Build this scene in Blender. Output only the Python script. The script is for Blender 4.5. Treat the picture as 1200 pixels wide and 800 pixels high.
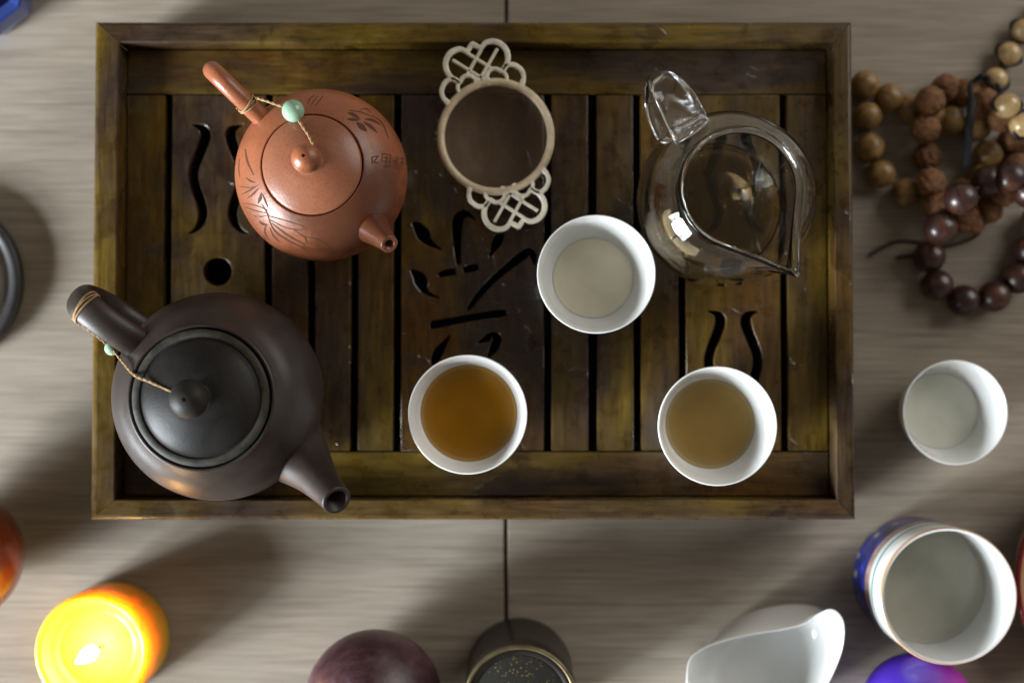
import bpy, bmesh, math, random
from mathutils import Vector, Matrix
from mathutils.bvhtree import BVHTree

random.seed(7)
R = math.radians
for o in list(bpy.data.objects):
    bpy.data.objects.remove(o)
S = bpy.context.scene
COL = S.collection

# ------------------------------------------------------------------ camera
H = 0.70                      # lens height above the table
LENS = 40.0
FPX = LENS / 36.0 * 1200.0
TILT = R(1.40)
cam_d = bpy.data.cameras.new('camera')
cam = bpy.data.objects.new('camera', cam_d)
COL.objects.link(cam)
cam.location = (0, 0, H)
cam.rotation_euler = (TILT, 0, 0)
cam_d.lens = LENS
cam_d.sensor_width = 36.0
cam_d.clip_start = 0.01
cam_d.clip_end = 50
cam_d.dof.use_dof = True
cam_d.dof.focus_distance = H - 0.098
cam_d.dof.aperture_fstop = 2.4
cam_d.dof.aperture_blades = 9
S.camera = cam

# ------------------------------------------------------------------ world, light, exposure
W = bpy.data.worlds.new('World')
S.world = W
W.use_nodes = True
WN = W.node_tree.nodes
WN['Background'].inputs[0].default_value = (1.0, 0.90, 0.77, 1)
WN['Background'].inputs[1].default_value = 1.0
# the room: pale walls all round, a dimmer ceiling overhead
_tc = WN.new('ShaderNodeTexCoord')
_sx = WN.new('ShaderNodeSeparateXYZ')
_rp = WN.new('ShaderNodeValToRGB')
W.node_tree.links.new(_tc.outputs['Generated'], _sx.inputs[0])
W.node_tree.links.new(_sx.outputs['Z'], _rp.inputs[0])
W.node_tree.links.new(_rp.outputs[0], WN['Background'].inputs[0])
_el = _rp.color_ramp.elements
_el[0].position, _el[0].color = 0.15, (0.36, 0.318, 0.265, 1)
_el[1].position, _el[1].color = 0.90, (0.105, 0.093, 0.078, 1)

WIN = Vector((-2.28, -1.30, 0.70))       # the window the light comes from: twelve panes
PANE_W, PANE_H, BAR = 0.33, 0.30, 0.05
WIN_POWER = 260.0
aim = (Vector((0, 0, 0.03)) - WIN).normalized()
rot = aim.to_track_quat('-Z', 'Y')
for ix, share in ((-3, 0.16), (-1, 1.0), (1, 1.0), (3, 0.16)):      # outer panes added for wider highlights, kept dim for crisper shadows
    for iy in (-2, 0, 2):
        ld = bpy.data.lights.new('window_pane_light', 'AREA')
        ld.shape = 'RECTANGLE'
        ld.size, ld.size_y = PANE_W, PANE_H
        ld.energy = WIN_POWER / 6 * share
        ld.color = (0.87, 0.945, 1.0)
        lo = bpy.data.objects.new('window_pane_light', ld)
        COL.objects.link(lo)
        lo.rotation_euler = rot.to_euler()
        lo.location = WIN + rot @ Vector((ix * (PANE_W + BAR) / 2, iy * (PANE_H + BAR) / 2, 0))

# a second, softer window across the room, upper right
WIN2 = Vector((1.95, 1.45, 1.55))
WIN2_POWER = 40.0
rot2 = (Vector((0.1, 0, 0.03)) - WIN2).normalized().to_track_quat('-Z', 'Y')
for ix in (-1, 1):
    for iy in (-1, 1):
        ld = bpy.data.lights.new('far_window_pane_light', 'AREA')
        ld.shape = 'RECTANGLE'
        ld.size, ld.size_y = 0.80, 0.80
        ld.energy = WIN2_POWER / 4
        ld.color = (1.0, 0.97, 0.92)
        lo = bpy.data.objects.new('far_window_pane_light', ld)
        COL.objects.link(lo)
        lo.rotation_euler = rot2.to_euler()
        lo.location = WIN2 + rot2 @ Vector((ix * 0.43, iy * 0.43, 0))

S.view_settings.view_transform = 'Standard'
S.view_settings.look = 'None'
S.view_settings.exposure = 0.08
S.view_settings.gamma = 1.0
S.cycles.max_bounces = 16
S.cycles.transmission_bounces = 14
S.cycles.transparent_max_bounces = 12
S.cycles.sample_clamp_indirect = 0.0
S.cycles.caustics_refractive = True
S.cycles.caustics_reflective = False
S.cycles.blur_glossy = 0.5


# ------------------------------------------------------------------ pixel -> place
def ray(px, py):
    x, y = (px - 600) / FPX, (400 - py) / FPX
    c, s = math.cos(TILT), math.sin(TILT)
    return Vector((x, y * c + s, y * s - c))


def P(px, py, z):
    d = ray(px, py)
    t = (z - H) / d.z
    return Vector((0, 0, H)) + d * t


def pxm(z):
    return FPX / (H - z)


# ------------------------------------------------------------------ materials
def lin(c):
    return tuple((v / 12.92 if v <= 0.04045 else ((v + 0.055) / 1.055) ** 2.4) for v in c)


class Mat:
    def __init__(self, name):
        self.m = bpy.data.materials.new(name)
        self.m.use_nodes = True
        self.nt = self.m.node_tree
        self.b = self.nt.nodes['Principled BSDF']
        self.out = self.nt.nodes['Material Output']

    def n(self, t, **kw):
        nd = self.nt.nodes.new(t)
        for k, v in kw.items():
            if hasattr(nd, k):
                setattr(nd, k, v)
            else:
                nd.inputs[k.replace('_', ' ')].default_value = v
        return nd

    def l(self, a, b):
        self.nt.links.new(a, b)

    def set(self, **kw):
        for k, v in kw.items():
            self.b.inputs[k.replace('_', ' ')].default_value = v
        return self

    def coord(self, scale=(1, 1, 1), rand=0.0, kind='Object'):
        tc = self.n('ShaderNodeTexCoord')
        mp = self.n('ShaderNodeMapping')
        mp.inputs['Scale'].default_value = scale
        self.l(tc.outputs[kind], mp.inputs['Vector'])
        if rand:
            oi = self.n('ShaderNodeObjectInfo')
            mu = self.n('ShaderNodeMath', operation='MULTIPLY')
            mu.inputs[1].default_value = rand
            self.l(oi.outputs['Random'], mu.inputs[0])
            cb = self.n('ShaderNodeCombineXYZ')
            for i in range(3):
                self.l(mu.outputs[0], cb.inputs[i])
            self.l(cb.outputs[0], mp.inputs['Location'])
        return mp.outputs['Vector']

    def noise(self, vec, scale, detail=4, rough=0.55, dist=0.0):
        nz = self.n('ShaderNodeTexNoise')
        nz.inputs['Scale'].default_value = scale
        nz.inputs['Detail'].default_value = detail
        nz.inputs['Roughness'].default_value = rough
        nz.inputs['Distortion'].default_value = dist
        self.l(vec, nz.inputs['Vector'])
        return nz.outputs['Fac']

    def ramp(self, fac, stops):
        r = self.n('ShaderNodeValToRGB')
        el = r.color_ramp.elements
        while len(el) < len(stops):
            el.new(0.5)
        for e, (p, c) in zip(el, stops):
            e.position = p
            e.color = (*c, 1) if len(c) == 3 else c
        self.l(fac, r.inputs[0])
        return r.outputs[0]

    def mix(self, fac, a, b, mode='MIX'):
        mx = self.n('ShaderNodeMix', data_type='RGBA', blend_type=mode)
        for sock, v in ((mx.inputs[0], fac), (mx.inputs[6], a), (mx.inputs[7], b)):
            if hasattr(v, 'is_linked') or hasattr(v, 'links'):
                self.l(v, sock)
            elif isinstance(v, (int, float)):
                sock.default_value = v
            else:
                sock.default_value = (*v, 1)
        return mx.outputs[2]

    def bump(self, h, strength=0.2, dist=0.001):
        bp = self.n('ShaderNodeBump')
        bp.inputs['Strength'].default_value = strength
        bp.inputs['Distance'].default_value = dist
        self.l(h, bp.inputs['Height'])
        self.l(bp.outputs[0], self.b.inputs['Normal'])
        return self

    def color(self, c):
        self.l(c, self.b.inputs['Base Color'])
        return self

    def rough(self, c):
        self.l(c, self.b.inputs['Roughness'])
        return self


def m_table():
    a = Mat('table_laminate')
    v1 = a.coord((5.5, 42, 42), 7.0)
    n1 = a.noise(v1, 2.2, 6, 0.6, 0.4)
    v2 = a.coord((9, 420, 420), 3.0)
    n2 = a.noise(v2, 2.4, 3, 0.6)
    v3 = a.coord((2, 3.5, 3), 5.0)
    n3 = a.noise(v3, 2.0, 3, 0.5, 0.8)
    c1 = a.ramp(n1, [(0.25, (0.250, 0.212, 0.168)), (0.50, (0.305, 0.264, 0.214)), (0.75, (0.345, 0.302, 0.248))])
    c2 = a.ramp(n2, [(0.3, (0.72, 0.70, 0.68)), (0.65, (1.10, 1.10, 1.10))])
    c3 = a.ramp(n3, [(0.3, (0.86, 0.85, 0.84)), (0.7, (1.06, 1.05, 1.04))])
    c = a.mix(1.0, c1, c2, 'MULTIPLY')
    c = a.mix(1.0, c, c3, 'MULTIPLY')
    n4 = a.noise(a.coord((2.6, 120, 120), 19.0), 1.7, 5, 0.7, 0.25)
    c = a.mix(1.0, c, a.ramp(n4, [(0.30, (0.66, 0.64, 0.62)), (0.42, (1, 1, 1))]), 'MULTIPLY')
    a.color(c).set(Roughness=0.52, Specular_IOR_Level=0.3)
    a.bump(n2, 0.12, 0.0006)
    return a.m


def m_wood(name, along, dark=0.0, rough=0.33):
    """oiled tray wood: dark brown with olive gold patches, streaked along the grain"""
    a = Mat(name)
    g = (1, 1, 1)
    sc = (22, 140, 140) if along == 'x' else (140, 22, 140)
    sb = (9, 26, 20) if along == 'x' else (26, 9, 20)
    n1 = a.noise(a.coord(sc, 13.0), 1.6, 5, 0.62, 0.3)
    n2 = a.noise(a.coord(sb, 29.0), 0.9, 2.5, 0.5, 0.5)
    n3 = a.noise(a.coord((60, 60, 60), 11.0), 1.4, 5, 0.65, 0.2)
    base = a.ramp(n1, [(0.25, (0.021, 0.013, 0.0095)), (0.55, (0.043, 0.027, 0.018)), (0.8, (0.066, 0.043, 0.027))])
    gold = a.ramp(n1, [(0.25, (0.056, 0.034, 0.0042)), (0.55, (0.112, 0.070, 0.0072)), (0.8, (0.170, 0.108, 0.013))])
    rust = a.ramp(n1, [(0.25, (0.040, 0.019, 0.005)), (0.55, (0.085, 0.040, 0.008)), (0.8, (0.130, 0.064, 0.014))])
    n4 = a.noise(a.coord(sb, 47.0), 0.8, 2.5, 0.5, 0.5)
    base = a.mix(a.ramp(n4, [(0.45, (0, 0, 0)), (0.66, (1, 1, 1))]), base, rust)
    msk = a.ramp(n2, [(0.40 + dark, (0, 0, 0)), (0.68 + dark, (0.9,) * 3)])
    c = a.mix(msk, base, gold)
    wear = a.ramp(n3, [(0.34, (0.55, 0.50, 0.48)), (0.5, (1, 1, 1))])
    c = a.mix(0.5, c, wear, 'MULTIPLY')
    a.color(c)
    rr = a.ramp(n3, [(0.3, (rough * 0.55,) * 3), (0.7, (rough * 1.4,) * 3)])
    a.rough(rr)
    sf = (40, 700, 700) if along == 'x' else (700, 40, 700)
    n5 = a.noise(a.coord(sf, 3.0), 1.2, 4, 0.7, 0.2)
    fine = a.ramp(n5, [(0.32, (0.58, 0.55, 0.52)), (0.52, (1, 1, 1)), (0.75, (1.16, 1.15, 1.12))])
    c = a.mix(0.85, c, fine, 'MULTIPLY')
    # tea and water spilt on the wood: a thin film with its own edge
    n6 = a.noise(a.coord((1, 1, 1), 0.0), 26 if dark else 21, 4, 0.55, 0.6)
    lo_ = 0.50 if dark else 0.60
    wet = a.ramp(n6, [(lo_, (0, 0, 0)), (lo_ + 0.025, (1, 1, 1))])
    bp2 = a.n('ShaderNodeBump')
    bp2.inputs['Strength'].default_value = 0.6
    bp2.inputs['Distance'].default_value = 0.0012
    n7 = a.noise(a.coord((1, 1, 1), 0.0), 75, 2, 0.5, 0.3)
    hs_ = a.mix(0.45, wet, n7)
    a.l(hs_, bp2.inputs['Height'])
    a.l(bp2.outputs[0], a.b.inputs['Coat Normal'])
    a.l(wet, a.b.inputs['Coat Weight'])
    c = a.mix(wet, c, a.mix(1.0, c, (0.62, 0.56, 0.50), 'MULTIPLY'))
    fl = a.noise(a.coord((1, 1, 1), 31.0), 210, 2, 0.5)
    fm = a.ramp(fl, [(0.80, (0, 0, 0)), (0.82, (1, 1, 1))])
    a.color(a.mix(fm, c, (0.30, 0.27, 0.22)))
    a.set(Specular_IOR_Level=0.28, Coat_Roughness=0.07)
    a.bump(n1, 0.22, 0.0006)
    return a.m


def m_simple(name, col, rough=0.5, spec=0.5, var=0.0, vscale=60, bump=0.0, bscale=400, metal=0.0, coat=0.0):
    a = Mat(name)
    a.set(Base_Color=(*col, 1), Roughness=rough, Specular_IOR_Level=spec, Metallic=metal, Coat_Weight=coat)
    if coat:
        a.set(Coat_Roughness=0.06)
    if var:
        n = a.noise(a.coord((1, 1, 1), 9.0), vscale, 5, 0.6, 0.2)
        lo = tuple(c * (1 - var) for c in col)
        hi = tuple(min(1, c * (1 + var)) for c in col)
        a.color(a.ramp(n, [(0.3, lo), (0.7, hi)]))
    if bump:
        n = a.noise(a.coord((1, 1, 1), 5.0), bscale, 3, 0.6)
        a.bump(n, bump, 0.0006)
    return a.m


def m_clay(name, c_lo, c_mid, c_hi, rough, stain=None, spec=0.45):
    a = Mat(name)
    n1 = a.noise(a.coord(), 34, 5, 0.6, 0.5)
    n2 = a.noise(a.coord(), 900, 2, 0.6)
    c = a.ramp(n1, [(0.28, c_lo), (0.5, c_mid), (0.72, c_hi)])
    sp = a.ramp(n2, [(0.30, (0.82, 0.80, 0.80)), (0.48, (1, 1, 1)), (0.78, (1.10, 1.10, 1.10))])
    c = a.mix(1.0, c, sp, 'MULTIPLY')
    if stain:
        pos, rad = stain
        tc = a.n('ShaderNodeTexCoord')
        vd = a.n('ShaderNodeVectorMath', operation='DISTANCE')
        a.l(tc.outputs['Object'], vd.inputs[0])
        vd.inputs[1].default_value = pos
        n3 = a.noise(a.coord(), 90, 6, 0.7, 0.4)
        ad = a.n('ShaderNodeMath', operation='MULTIPLY_ADD')
        a.l(n3, ad.inputs[0])
        ad.inputs[1].default_value = 0.052
        a.l(vd.outputs['Value'], ad.inputs[2])
        f = a.ramp(ad.outputs[0], [(rad, (0.75,) * 3), (rad + 0.017, (0, 0, 0))])
        c = a.mix(f, c, tuple(x * 0.28 for x in c_lo))
    a.color(c)
    rr = a.ramp(n1, [(0.3, (rough * 0.82,) * 3), (0.7, (rough * 1.18,) * 3)])
    a.rough(rr)
    a.set(Specular_IOR_Level=spec)
    a.bump(n2, 0.16, 0.0005)
    return a.m


def m_glass():
    a = Mat('clear_glass')
    a.set(Base_Color=(0.985, 0.99, 0.985, 1), Roughness=0.0, IOR=1.47, Transmission_Weight=1.0)
    return a.m


def m_tea(name, col, edge, murk, r):
    """cloudy tea: col where it is deep, edge where it runs thin against the wall at radius r (metres)"""
    a = Mat(name)
    a.set(Roughness=0.02, IOR=1.33, Transmission_Weight=1.0 - murk, Specular_IOR_Level=0.5)
    tc = a.n('ShaderNodeTexCoord')
    mp = a.n('ShaderNodeMapping')
    mp.inputs['Scale'].default_value = (1 / r, 1 / r, 0)
    a.l(tc.outputs['Object'], mp.inputs['Vector'])
    ln = a.n('ShaderNodeVectorMath', operation='LENGTH')
    a.l(mp.outputs[0], ln.inputs[0])
    nz = a.noise(a.coord(), 55, 3, 0.5, 0.5)
    deep = a.ramp(nz, [(0.3, tuple(x * 0.93 for x in col)), (0.7, tuple(min(1, x * 1.06) for x in col))])
    f = a.ramp(ln.outputs['Value'], [(0.70, (0, 0, 0)), (0.90, (0.16,) * 3), (1.0, (0.75,) * 3)])
    a.color(a.mix(f, deep, edge))
    return a.m


MT = {}
MT['table'] = m_table()
MT['joint'] = m_simple('joint_black', (0.06, 0.053, 0.046), 0.8)
MT['wood_x'] = m_wood('tray_wood_across', 'x')
MT['wood_y'] = m_wood('tray_wood_along', 'y')
MT['wood_c'] = m_wood('tray_wood_wet', 'y', 0.10, 0.24)
MT['basin'] = m_simple('basin_black', (0.006, 0.005, 0.005), 0.5, 0.2)
MT['red_clay'] = m_clay('red_clay', (0.205, 0.063, 0.027), (0.262, 0.083, 0.035), (0.305, 0.101, 0.044), 0.36,
                        stain=((0.021, -0.021, 0.056), 0.050))
MT['red_clay_lid'] = m_clay('red_clay_lid', (0.205, 0.070, 0.036), (0.245, 0.087, 0.044), (0.275, 0.102, 0.052), 0.33)
MT['engrave'] = m_simple('engraved_shade', (0.085, 0.034, 0.019), 0.75, 0.2)  # dark ribbon colour paints the groove shade so lines look carved
MT['black_clay'] = m_clay('black_clay', (0.018, 0.0125, 0.010), (0.026, 0.0182, 0.0148), (0.037, 0.027, 0.0215), 0.42, spec=0.34)
MT['black_lid'] = m_clay('black_lid', (0.008, 0.0070, 0.0064), (0.012, 0.0105, 0.0096), (0.019, 0.0165, 0.014), 0.50, spec=0.20)
MT['residue'] = m_simple('tea_residue', (0.028, 0.0255, 0.019), 0.6, 0.25, 0.7, 140)
MT['hole'] = m_simple('hole_shade_black', (0.004, 0.003, 0.003), 0.9, 0.0)  # near-black discs on the knobs paint the shade inside the steam holes
MT['cord'] = m_simple('hemp_cord', (0.30, 0.19, 0.095), 0.85, 0.2, 0.3, 600)
MT['jade'] = m_simple('jade', (0.23, 0.36, 0.25), 0.16, 0.5, 0.18, 120)
_p = Mat('porcelain')
_p.set(Base_Color=(0.62, 0.625, 0.615, 1), Roughness=0.12, Subsurface_Weight=0.25, Subsurface_Scale=0.004)
_p.b.inputs['Subsurface Radius'].default_value = (1.0, 0.9, 0.8)
_n = _p.noise(_p.coord((1, 1, 1), 4.0), 45, 3, 0.5)
_p.bump(_n, 0.05, 0.0008)
MT['porcelain'] = _p.m
MT['glass'] = m_glass()
MT['strainer'] = m_simple('strainer_ring', (0.52, 0.42, 0.285), 0.42, 0.5, 0.22, 160, 0.1, 700)
MT['ornament'] = m_simple('strainer_ornament', (0.66, 0.61, 0.50), 0.36, 0.5, 0.25, 120, 0.1, 700)


# ------------------------------------------------------------------ mesh helpers
def mesh_obj(name, verts, faces, mat, parent=None, smooth=True, loc=None):
    me = bpy.data.meshes.new(name)
    me.from_pydata([tuple(v) for v in verts], [], faces)
    bm = bmesh.new()
    bm.from_mesh(me)
    bmesh.ops.recalc_face_normals(bm, faces=bm.faces)
    bm.to_mesh(me)
    bm.free()
    me.materials.append(mat)
    if smooth:
        me.shade_smooth()
    o = bpy.data.objects.new(name, me)
    COL.objects.link(o)
    if parent is not None:
        o.parent = parent
    if loc is not None:
        o.location = loc
    return o


def thing(name, label, cat, loc=(0, 0, 0), group=None):
    o = bpy.data.objects.new(name, None)
    o.empty_display_size = 0.02
    COL.objects.link(o)
    o.location = loc
    o['label'] = label
    o['category'] = cat
    if group:
        o['group'] = group
    return o


def tag(o, label, cat, group=None):
    o['label'] = label
    o['category'] = cat
    if group:
        o['group'] = group
    return o


def catmull(pts, n=6):
    """smooth a list of tuples, passing through every one"""
    pts = [tuple(map(float, p)) for p in pts]
    out = []
    for i in range(len(pts) - 1):
        p0 = pts[max(i - 1, 0)]
        p1, p2 = pts[i], pts[i + 1]
        p3 = pts[min(i + 2, len(pts) - 1)]
        for k in range(n):
            t = k / n
            out.append(tuple(0.5 * (2 * b + (c - a) * t + (2 * a - 5 * b + 4 * c - d) * t * t + (3 * b - a - 3 * c + d) * t ** 3)
                             for a, b, c, d in zip(p0, p1, p2, p3)))
    out.append(pts[-1])
    return out


def lathe_data(prof, seg=72, shear=(0, 0), rfun=None):
    """revolve (r,z); r=0 makes a pole. rfun(theta, r, z) may reshape."""
    vs, fs, rings = [], [], []
    for (r, z) in prof:
        if r < 1e-6:
            rings.append([len(vs)])
            vs.append(Vector((shear[0] * z, shear[1] * z, z)))
        else:
            row = []
            for i in range(seg):
                th = 2 * math.pi * i / seg
                rr, zz = (r, z) if rfun is None else rfun(th, r, z)
                row.append(len(vs))
                vs.append(Vector((rr * math.cos(th) + shear[0] * zz, rr * math.sin(th) + shear[1] * zz, zz)))
            rings.append(row)
    for a, b in zip(rings, rings[1:]):
        if len(a) == 1 and len(b) == 1:
            continue
        for i in range(seg):
            j = (i + 1) % seg
            if len(a) == 1:
                fs.append((a[0], b[i], b[j]))
            elif len(b) == 1:
                fs.append((a[i], a[j], b[0]))
            else:
                fs.append((a[i], a[j], b[j], b[i]))
    return vs, fs


def lathe(name, prof, mat, parent=None, seg=72, loc=None, shear=(0, 0), rfun=None, mm=True):
    if mm:
        prof = [(r * 0.001, z * 0.001) for r, z in prof]
    vs, fs = lathe_data(prof, seg, shear, rfun)
    return mesh_obj(name, vs, fs, mat, parent, True, loc)


def tube_data(pts, rad, ring=12, side=None, closed=False, cap=True, tang=None):
    """sweep an ellipse (a,b) along pts; a along `side`, b across. rad: list of r or (a,b)"""
    pts = [Vector(p) for p in pts]
    n = len(pts)
    if not isinstance(rad, (list, tuple)) or (isinstance(rad, tuple) and len(rad) == 2 and n != 2):
        rad = [rad] * n
    vs, fs = [], []
    prev = None
    for i in range(n):
        a = pts[(i - 1) % n] if closed or i > 0 else pts[i]
        b = pts[(i + 1) % n] if closed or i < n - 1 else pts[i]
        t = (b - a)
        if t.length < 1e-9:
            t = Vector((0, 0, 1))
        t.normalize()
        if tang is not None and tang[i] is not None:
            t = tang[i]
        if side is not None:
            s = Vector(side)
            s = (s - t * s.dot(t)).normalized()
        elif prev is None:
            ref = Vector((0, 0, 1)) if abs(t.z) < 0.9 else Vector((1, 0, 0))
            s = t.cross(ref).normalized()
        else:
            s = (prev - t * prev.dot(t)).normalized()
        prev = s
        u = t.cross(s).normalized()
        r = rad[i]
        ra, rb = r if isinstance(r, (tuple, list)) else (r, r)
        for k in range(ring):
            th = 2 * math.pi * k / ring
            vs.append(pts[i] + s * (ra * math.cos(th)) + u * (rb * math.sin(th)))
    m = n if closed else n - 1
    for i in range(m):
        for k in range(ring):
            k2 = (k + 1) % ring
            i2 = (i + 1) % n
            fs.append((i * ring + k, i * ring + k2, i2 * ring + k2, i2 * ring + k))
    if cap and not closed:
        fs.append(tuple(range(ring))[::-1])
        fs.append(tuple((n - 1) * ring + k for k in range(ring)))
    return vs, fs


def join_data(parts):
    V, F = [], []
    for v, f in parts:
        o = len(V)
        V += list(v)
        F += [tuple(i + o for i in q) for q in f]
    return V, F


def tube(name, pts, rad, mat, parent=None, ring=12, side=None, closed=False):
    v, f = tube_data(pts, rad, ring, side, closed)
    return mesh_obj(name, v, f, mat, parent)


def cord_data(pts, r=0.00045, twist=900.0):
    """two-strand twisted cord along pts"""
    pts = [Vector(p) for p in catmull(pts, 8)]
    L, acc = 0.0, [0.0]
    for a, b in zip(pts, pts[1:]):
        L += (b - a).length
        acc.append(L)
    res = []
    for ph in (0, math.pi):
        q = []
        for i, p in enumerate(pts):
            a, b = pts[max(i - 1, 0)], pts[min(i + 1, len(pts) - 1)]
            t = (b - a).normalized()
            ref = Vector((0, 0, 1)) if abs(t.z) < 0.95 else Vector((1, 0, 0))
            s = t.cross(ref).normalized()
            u = t.cross(s)
            an = acc[i] * twist + ph
            q.append(p + (s * math.cos(an) + u * math.sin(an)) * r * 0.8)
        res.append(tube_data(q, r, 6))
    return join_data(res)


def box_data(x0, x1, y0, y1, z0, z1, bev=0.0008, seg=2):
    bm = bmesh.new()
    bmesh.ops.create_cube(bm, size=1)
    for v in bm.verts:
        v.co = Vector((x0 + (x1 - x0) * (v.co.x + .5), y0 + (y1 - y0) * (v.co.y + .5), z0 + (z1 - z0) * (v.co.z + .5)))
    if bev:
        bmesh.ops.bevel(bm, geom=list(bm.edges), offset=bev, segments=seg, affect='EDGES', profile=0.6)
    bm.verts.index_update()
    v = [x.co.copy() for x in bm.verts]
    f = [tuple(y.index for y in q.verts) for q in bm.faces]
    bm.free()
    return v, f


def flat_board(name, outline, holes, z0, z1, mat, parent, bevel=0.0005):
    """board with holes cut right through: a filled 2D curve, extruded and bevelled, then turned into a mesh"""
    cu = bpy.data.curves.new(name, 'CURVE')
    cu.dimensions = '2D'
    cu.fill_mode = 'BOTH'
    cu.extrude = (z1 - z0) / 2 - bevel
    cu.bevel_depth = bevel
    cu.bevel_resolution = 1
    cu.offset = -bevel
    for loop in [outline] + holes:
        sp = cu.splines.new('POLY')
        sp.points.add(len(loop) - 1)
        for p, q in zip(sp.points, loop):
            p.co = (q[0], q[1], 0, 1)
        sp.use_cyclic_u = True
    tmp = bpy.data.objects.new('tmp', cu)
    COL.objects.link(tmp)
    dg = bpy.context.evaluated_depsgraph_get()
    me = bpy.data.meshes.new_from_object(tmp.evaluated_get(dg))
    bpy.data.objects.remove(tmp)
    bpy.data.curves.remove(cu)
    me.name = name
    me.transform(Matrix.Translation((0, 0, (z0 + z1) / 2)))
    me.materials.clear()
    me.materials.append(mat)
    o = bpy.data.objects.new(name, me)
    COL.objects.link(o)
    o.parent = parent
    return o


def stroke_loop(pts, n=5):
    """brush stroke: (x,y,width) points -> closed outline"""
    q = catmull(pts, n)
    L, Rr = [], []
    for i, (x, y, w) in enumerate(q):
        a, b = q[max(i - 1, 0)], q[min(i + 1, len(q) - 1)]
        dx, dy = b[0] - a[0], b[1] - a[1]
        d = math.hypot(dx, dy) or 1
        nx, ny = -dy / d, dx / d
        w = max(w, 0.3) / 2
        L.append((x + nx * w, y + ny * w))
        Rr.append((x - nx * w, y - ny * w))
    # rounded ends
    return L + Rr[::-1]


# ================================================================== THE SETTING: the table
table = mesh_obj('table', *box_data(-1.1, 1.1, -0.75, 0.75, -0.045, -0.0030, 0), MT['joint'], smooth=False)
table['kind'] = 'structure'
table['label'] = 'grey beige wood table top with a straight joint down the middle'
jx = P(593, 700, 0).x
for x0, x1 in ((-1.1, jx - 0.0012), (jx + 0.0012, 1.1)):
    mesh_obj('plank', *box_data(x0, x1, -0.75, 0.75, -0.0028, 0.0, 0.0006), MT['table'], table, smooth=False)

# ================================================================== TEA TRAY
ZR, ZP = 0.055, 0.042
TX0, TX1 = P(107, 318, ZR).x, P(1001.5, 318, ZR).x
TY1, TY0 = P(600, 24.5, ZR).y, P(600, 609.5, ZR).y
IX0, IX1 = P(137, 318, ZR).x, P(978.5, 318, ZR).x
IY1, IY0 = P(600, 50, ZR).y, P(600, 585, ZR).y
TC = Vector(((TX0 + TX1) / 2, (TY0 + TY1) / 2, 0))
tray = thing('tea_tray', 'dark slatted wooden tea tray with carved slots holding the teapots', 'tray', TC)


def tl(x, y, z=0):
    return Vector((x - TC.x, y - TC.y, z))


def rail(ia, ib, oa, ob):
    """mitred rail between inner corners ia, ib and outer corners oa, ob"""
    w = (Vector(oa) - Vector(ia)).length
    prof = [(0.0, 0.004), (0.0, ZR - 0.0008), (0.03, ZR - 0.0002), (0.07, ZR), (0.74, ZR), (0.84, ZR - 0.0003), (0.92, ZR - 0.0011), (0.97, ZR - 0.0023), (1.0, ZR - 0.0042), (1.0, 0.004)]
    d = (Vector(ib) - Vector(ia)).normalized() * 0.00012
    vs = []
    for e, (i, o) in enumerate(((ia, oa), (ib, ob))):
        for t, z in prof:
            p = Vector(i).lerp(Vector(o), t) + (d if e == 0 else -d)
            vs.append(tl(p.x, p.y, z))
    n = len(prof)
    fs = [(k, (k + 1) % n, n + (k + 1) % n, n + k) for k in range(n)]
    fs += [tuple(range(n))[::-1], tuple(range(n, 2 * n))]
    return vs, fs


ci = [(IX0, IY0), (IX1, IY0), (IX1, IY1), (IX0, IY1)]
co = [(TX0, TY0), (TX1, TY0), (TX1, TY1), (TX0, TY1)]
for k in range(4):
    j = (k + 1) % 4
    v, f = rail(ci[k], ci[j], co[k], co[j])
    mesh_obj('rail', v, f, MT['wood_x' if k % 2 == 0 else 'wood_y'], tray, smooth=False)
# drip basin under the slats
v, f = box_data(IX0 - TC.x + 0.0005, IX1 - TC.x - 0.0005, IY0 - TC.y + 0.0005, IY1 - TC.y - 0.0005, 0.004, 0.010, 0)
mesh_obj('drip_basin', v, f, MT['basin'], tray, smooth=False)
v1 = box_data(IX0 - TC.x + 0.0005, IX1 - TC.x - 0.0005, P(600, 120, ZP).y - TC.y, P(600, 112, ZP).y - TC.y, 0.012, ZP - 0.0085, 0)
v2 = box_data(IX0 - TC.x + 0.0005, IX1 - TC.x - 0.0005, P(600, 526, ZP).y - TC.y, P(600, 518, ZP).y - TC.y, 0.012, ZP - 0.0085, 0)
mesh_obj('slat_support', *join_data([v1, v2]), MT['basin'], tray, smooth=False)
for k in range(4):
    sx, sy = ((-1, -1), (1, -1), (1, 1), (-1, 1))[k]
    cx, cy = (TX1 - TX0) / 2 - 0.02, (TY1 - TY0) / 2 - 0.02
    mesh_obj('foot', *box_data(sx * cx - 0.012, sx * cx + 0.012, sy * cy - 0.012, sy * cy + 0.012, 0.0, 0.0038, 0.0006), MT['basin'], tray, smooth=False)


def tp(px, py):
    p = P(px, py, ZP)
    return (p.x - TC.x, p.y - TC.y)


SY1, SY0 = tp(600, 111.5)[1], tp(600, 528)[1]
GAPI = 0.0006
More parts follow.
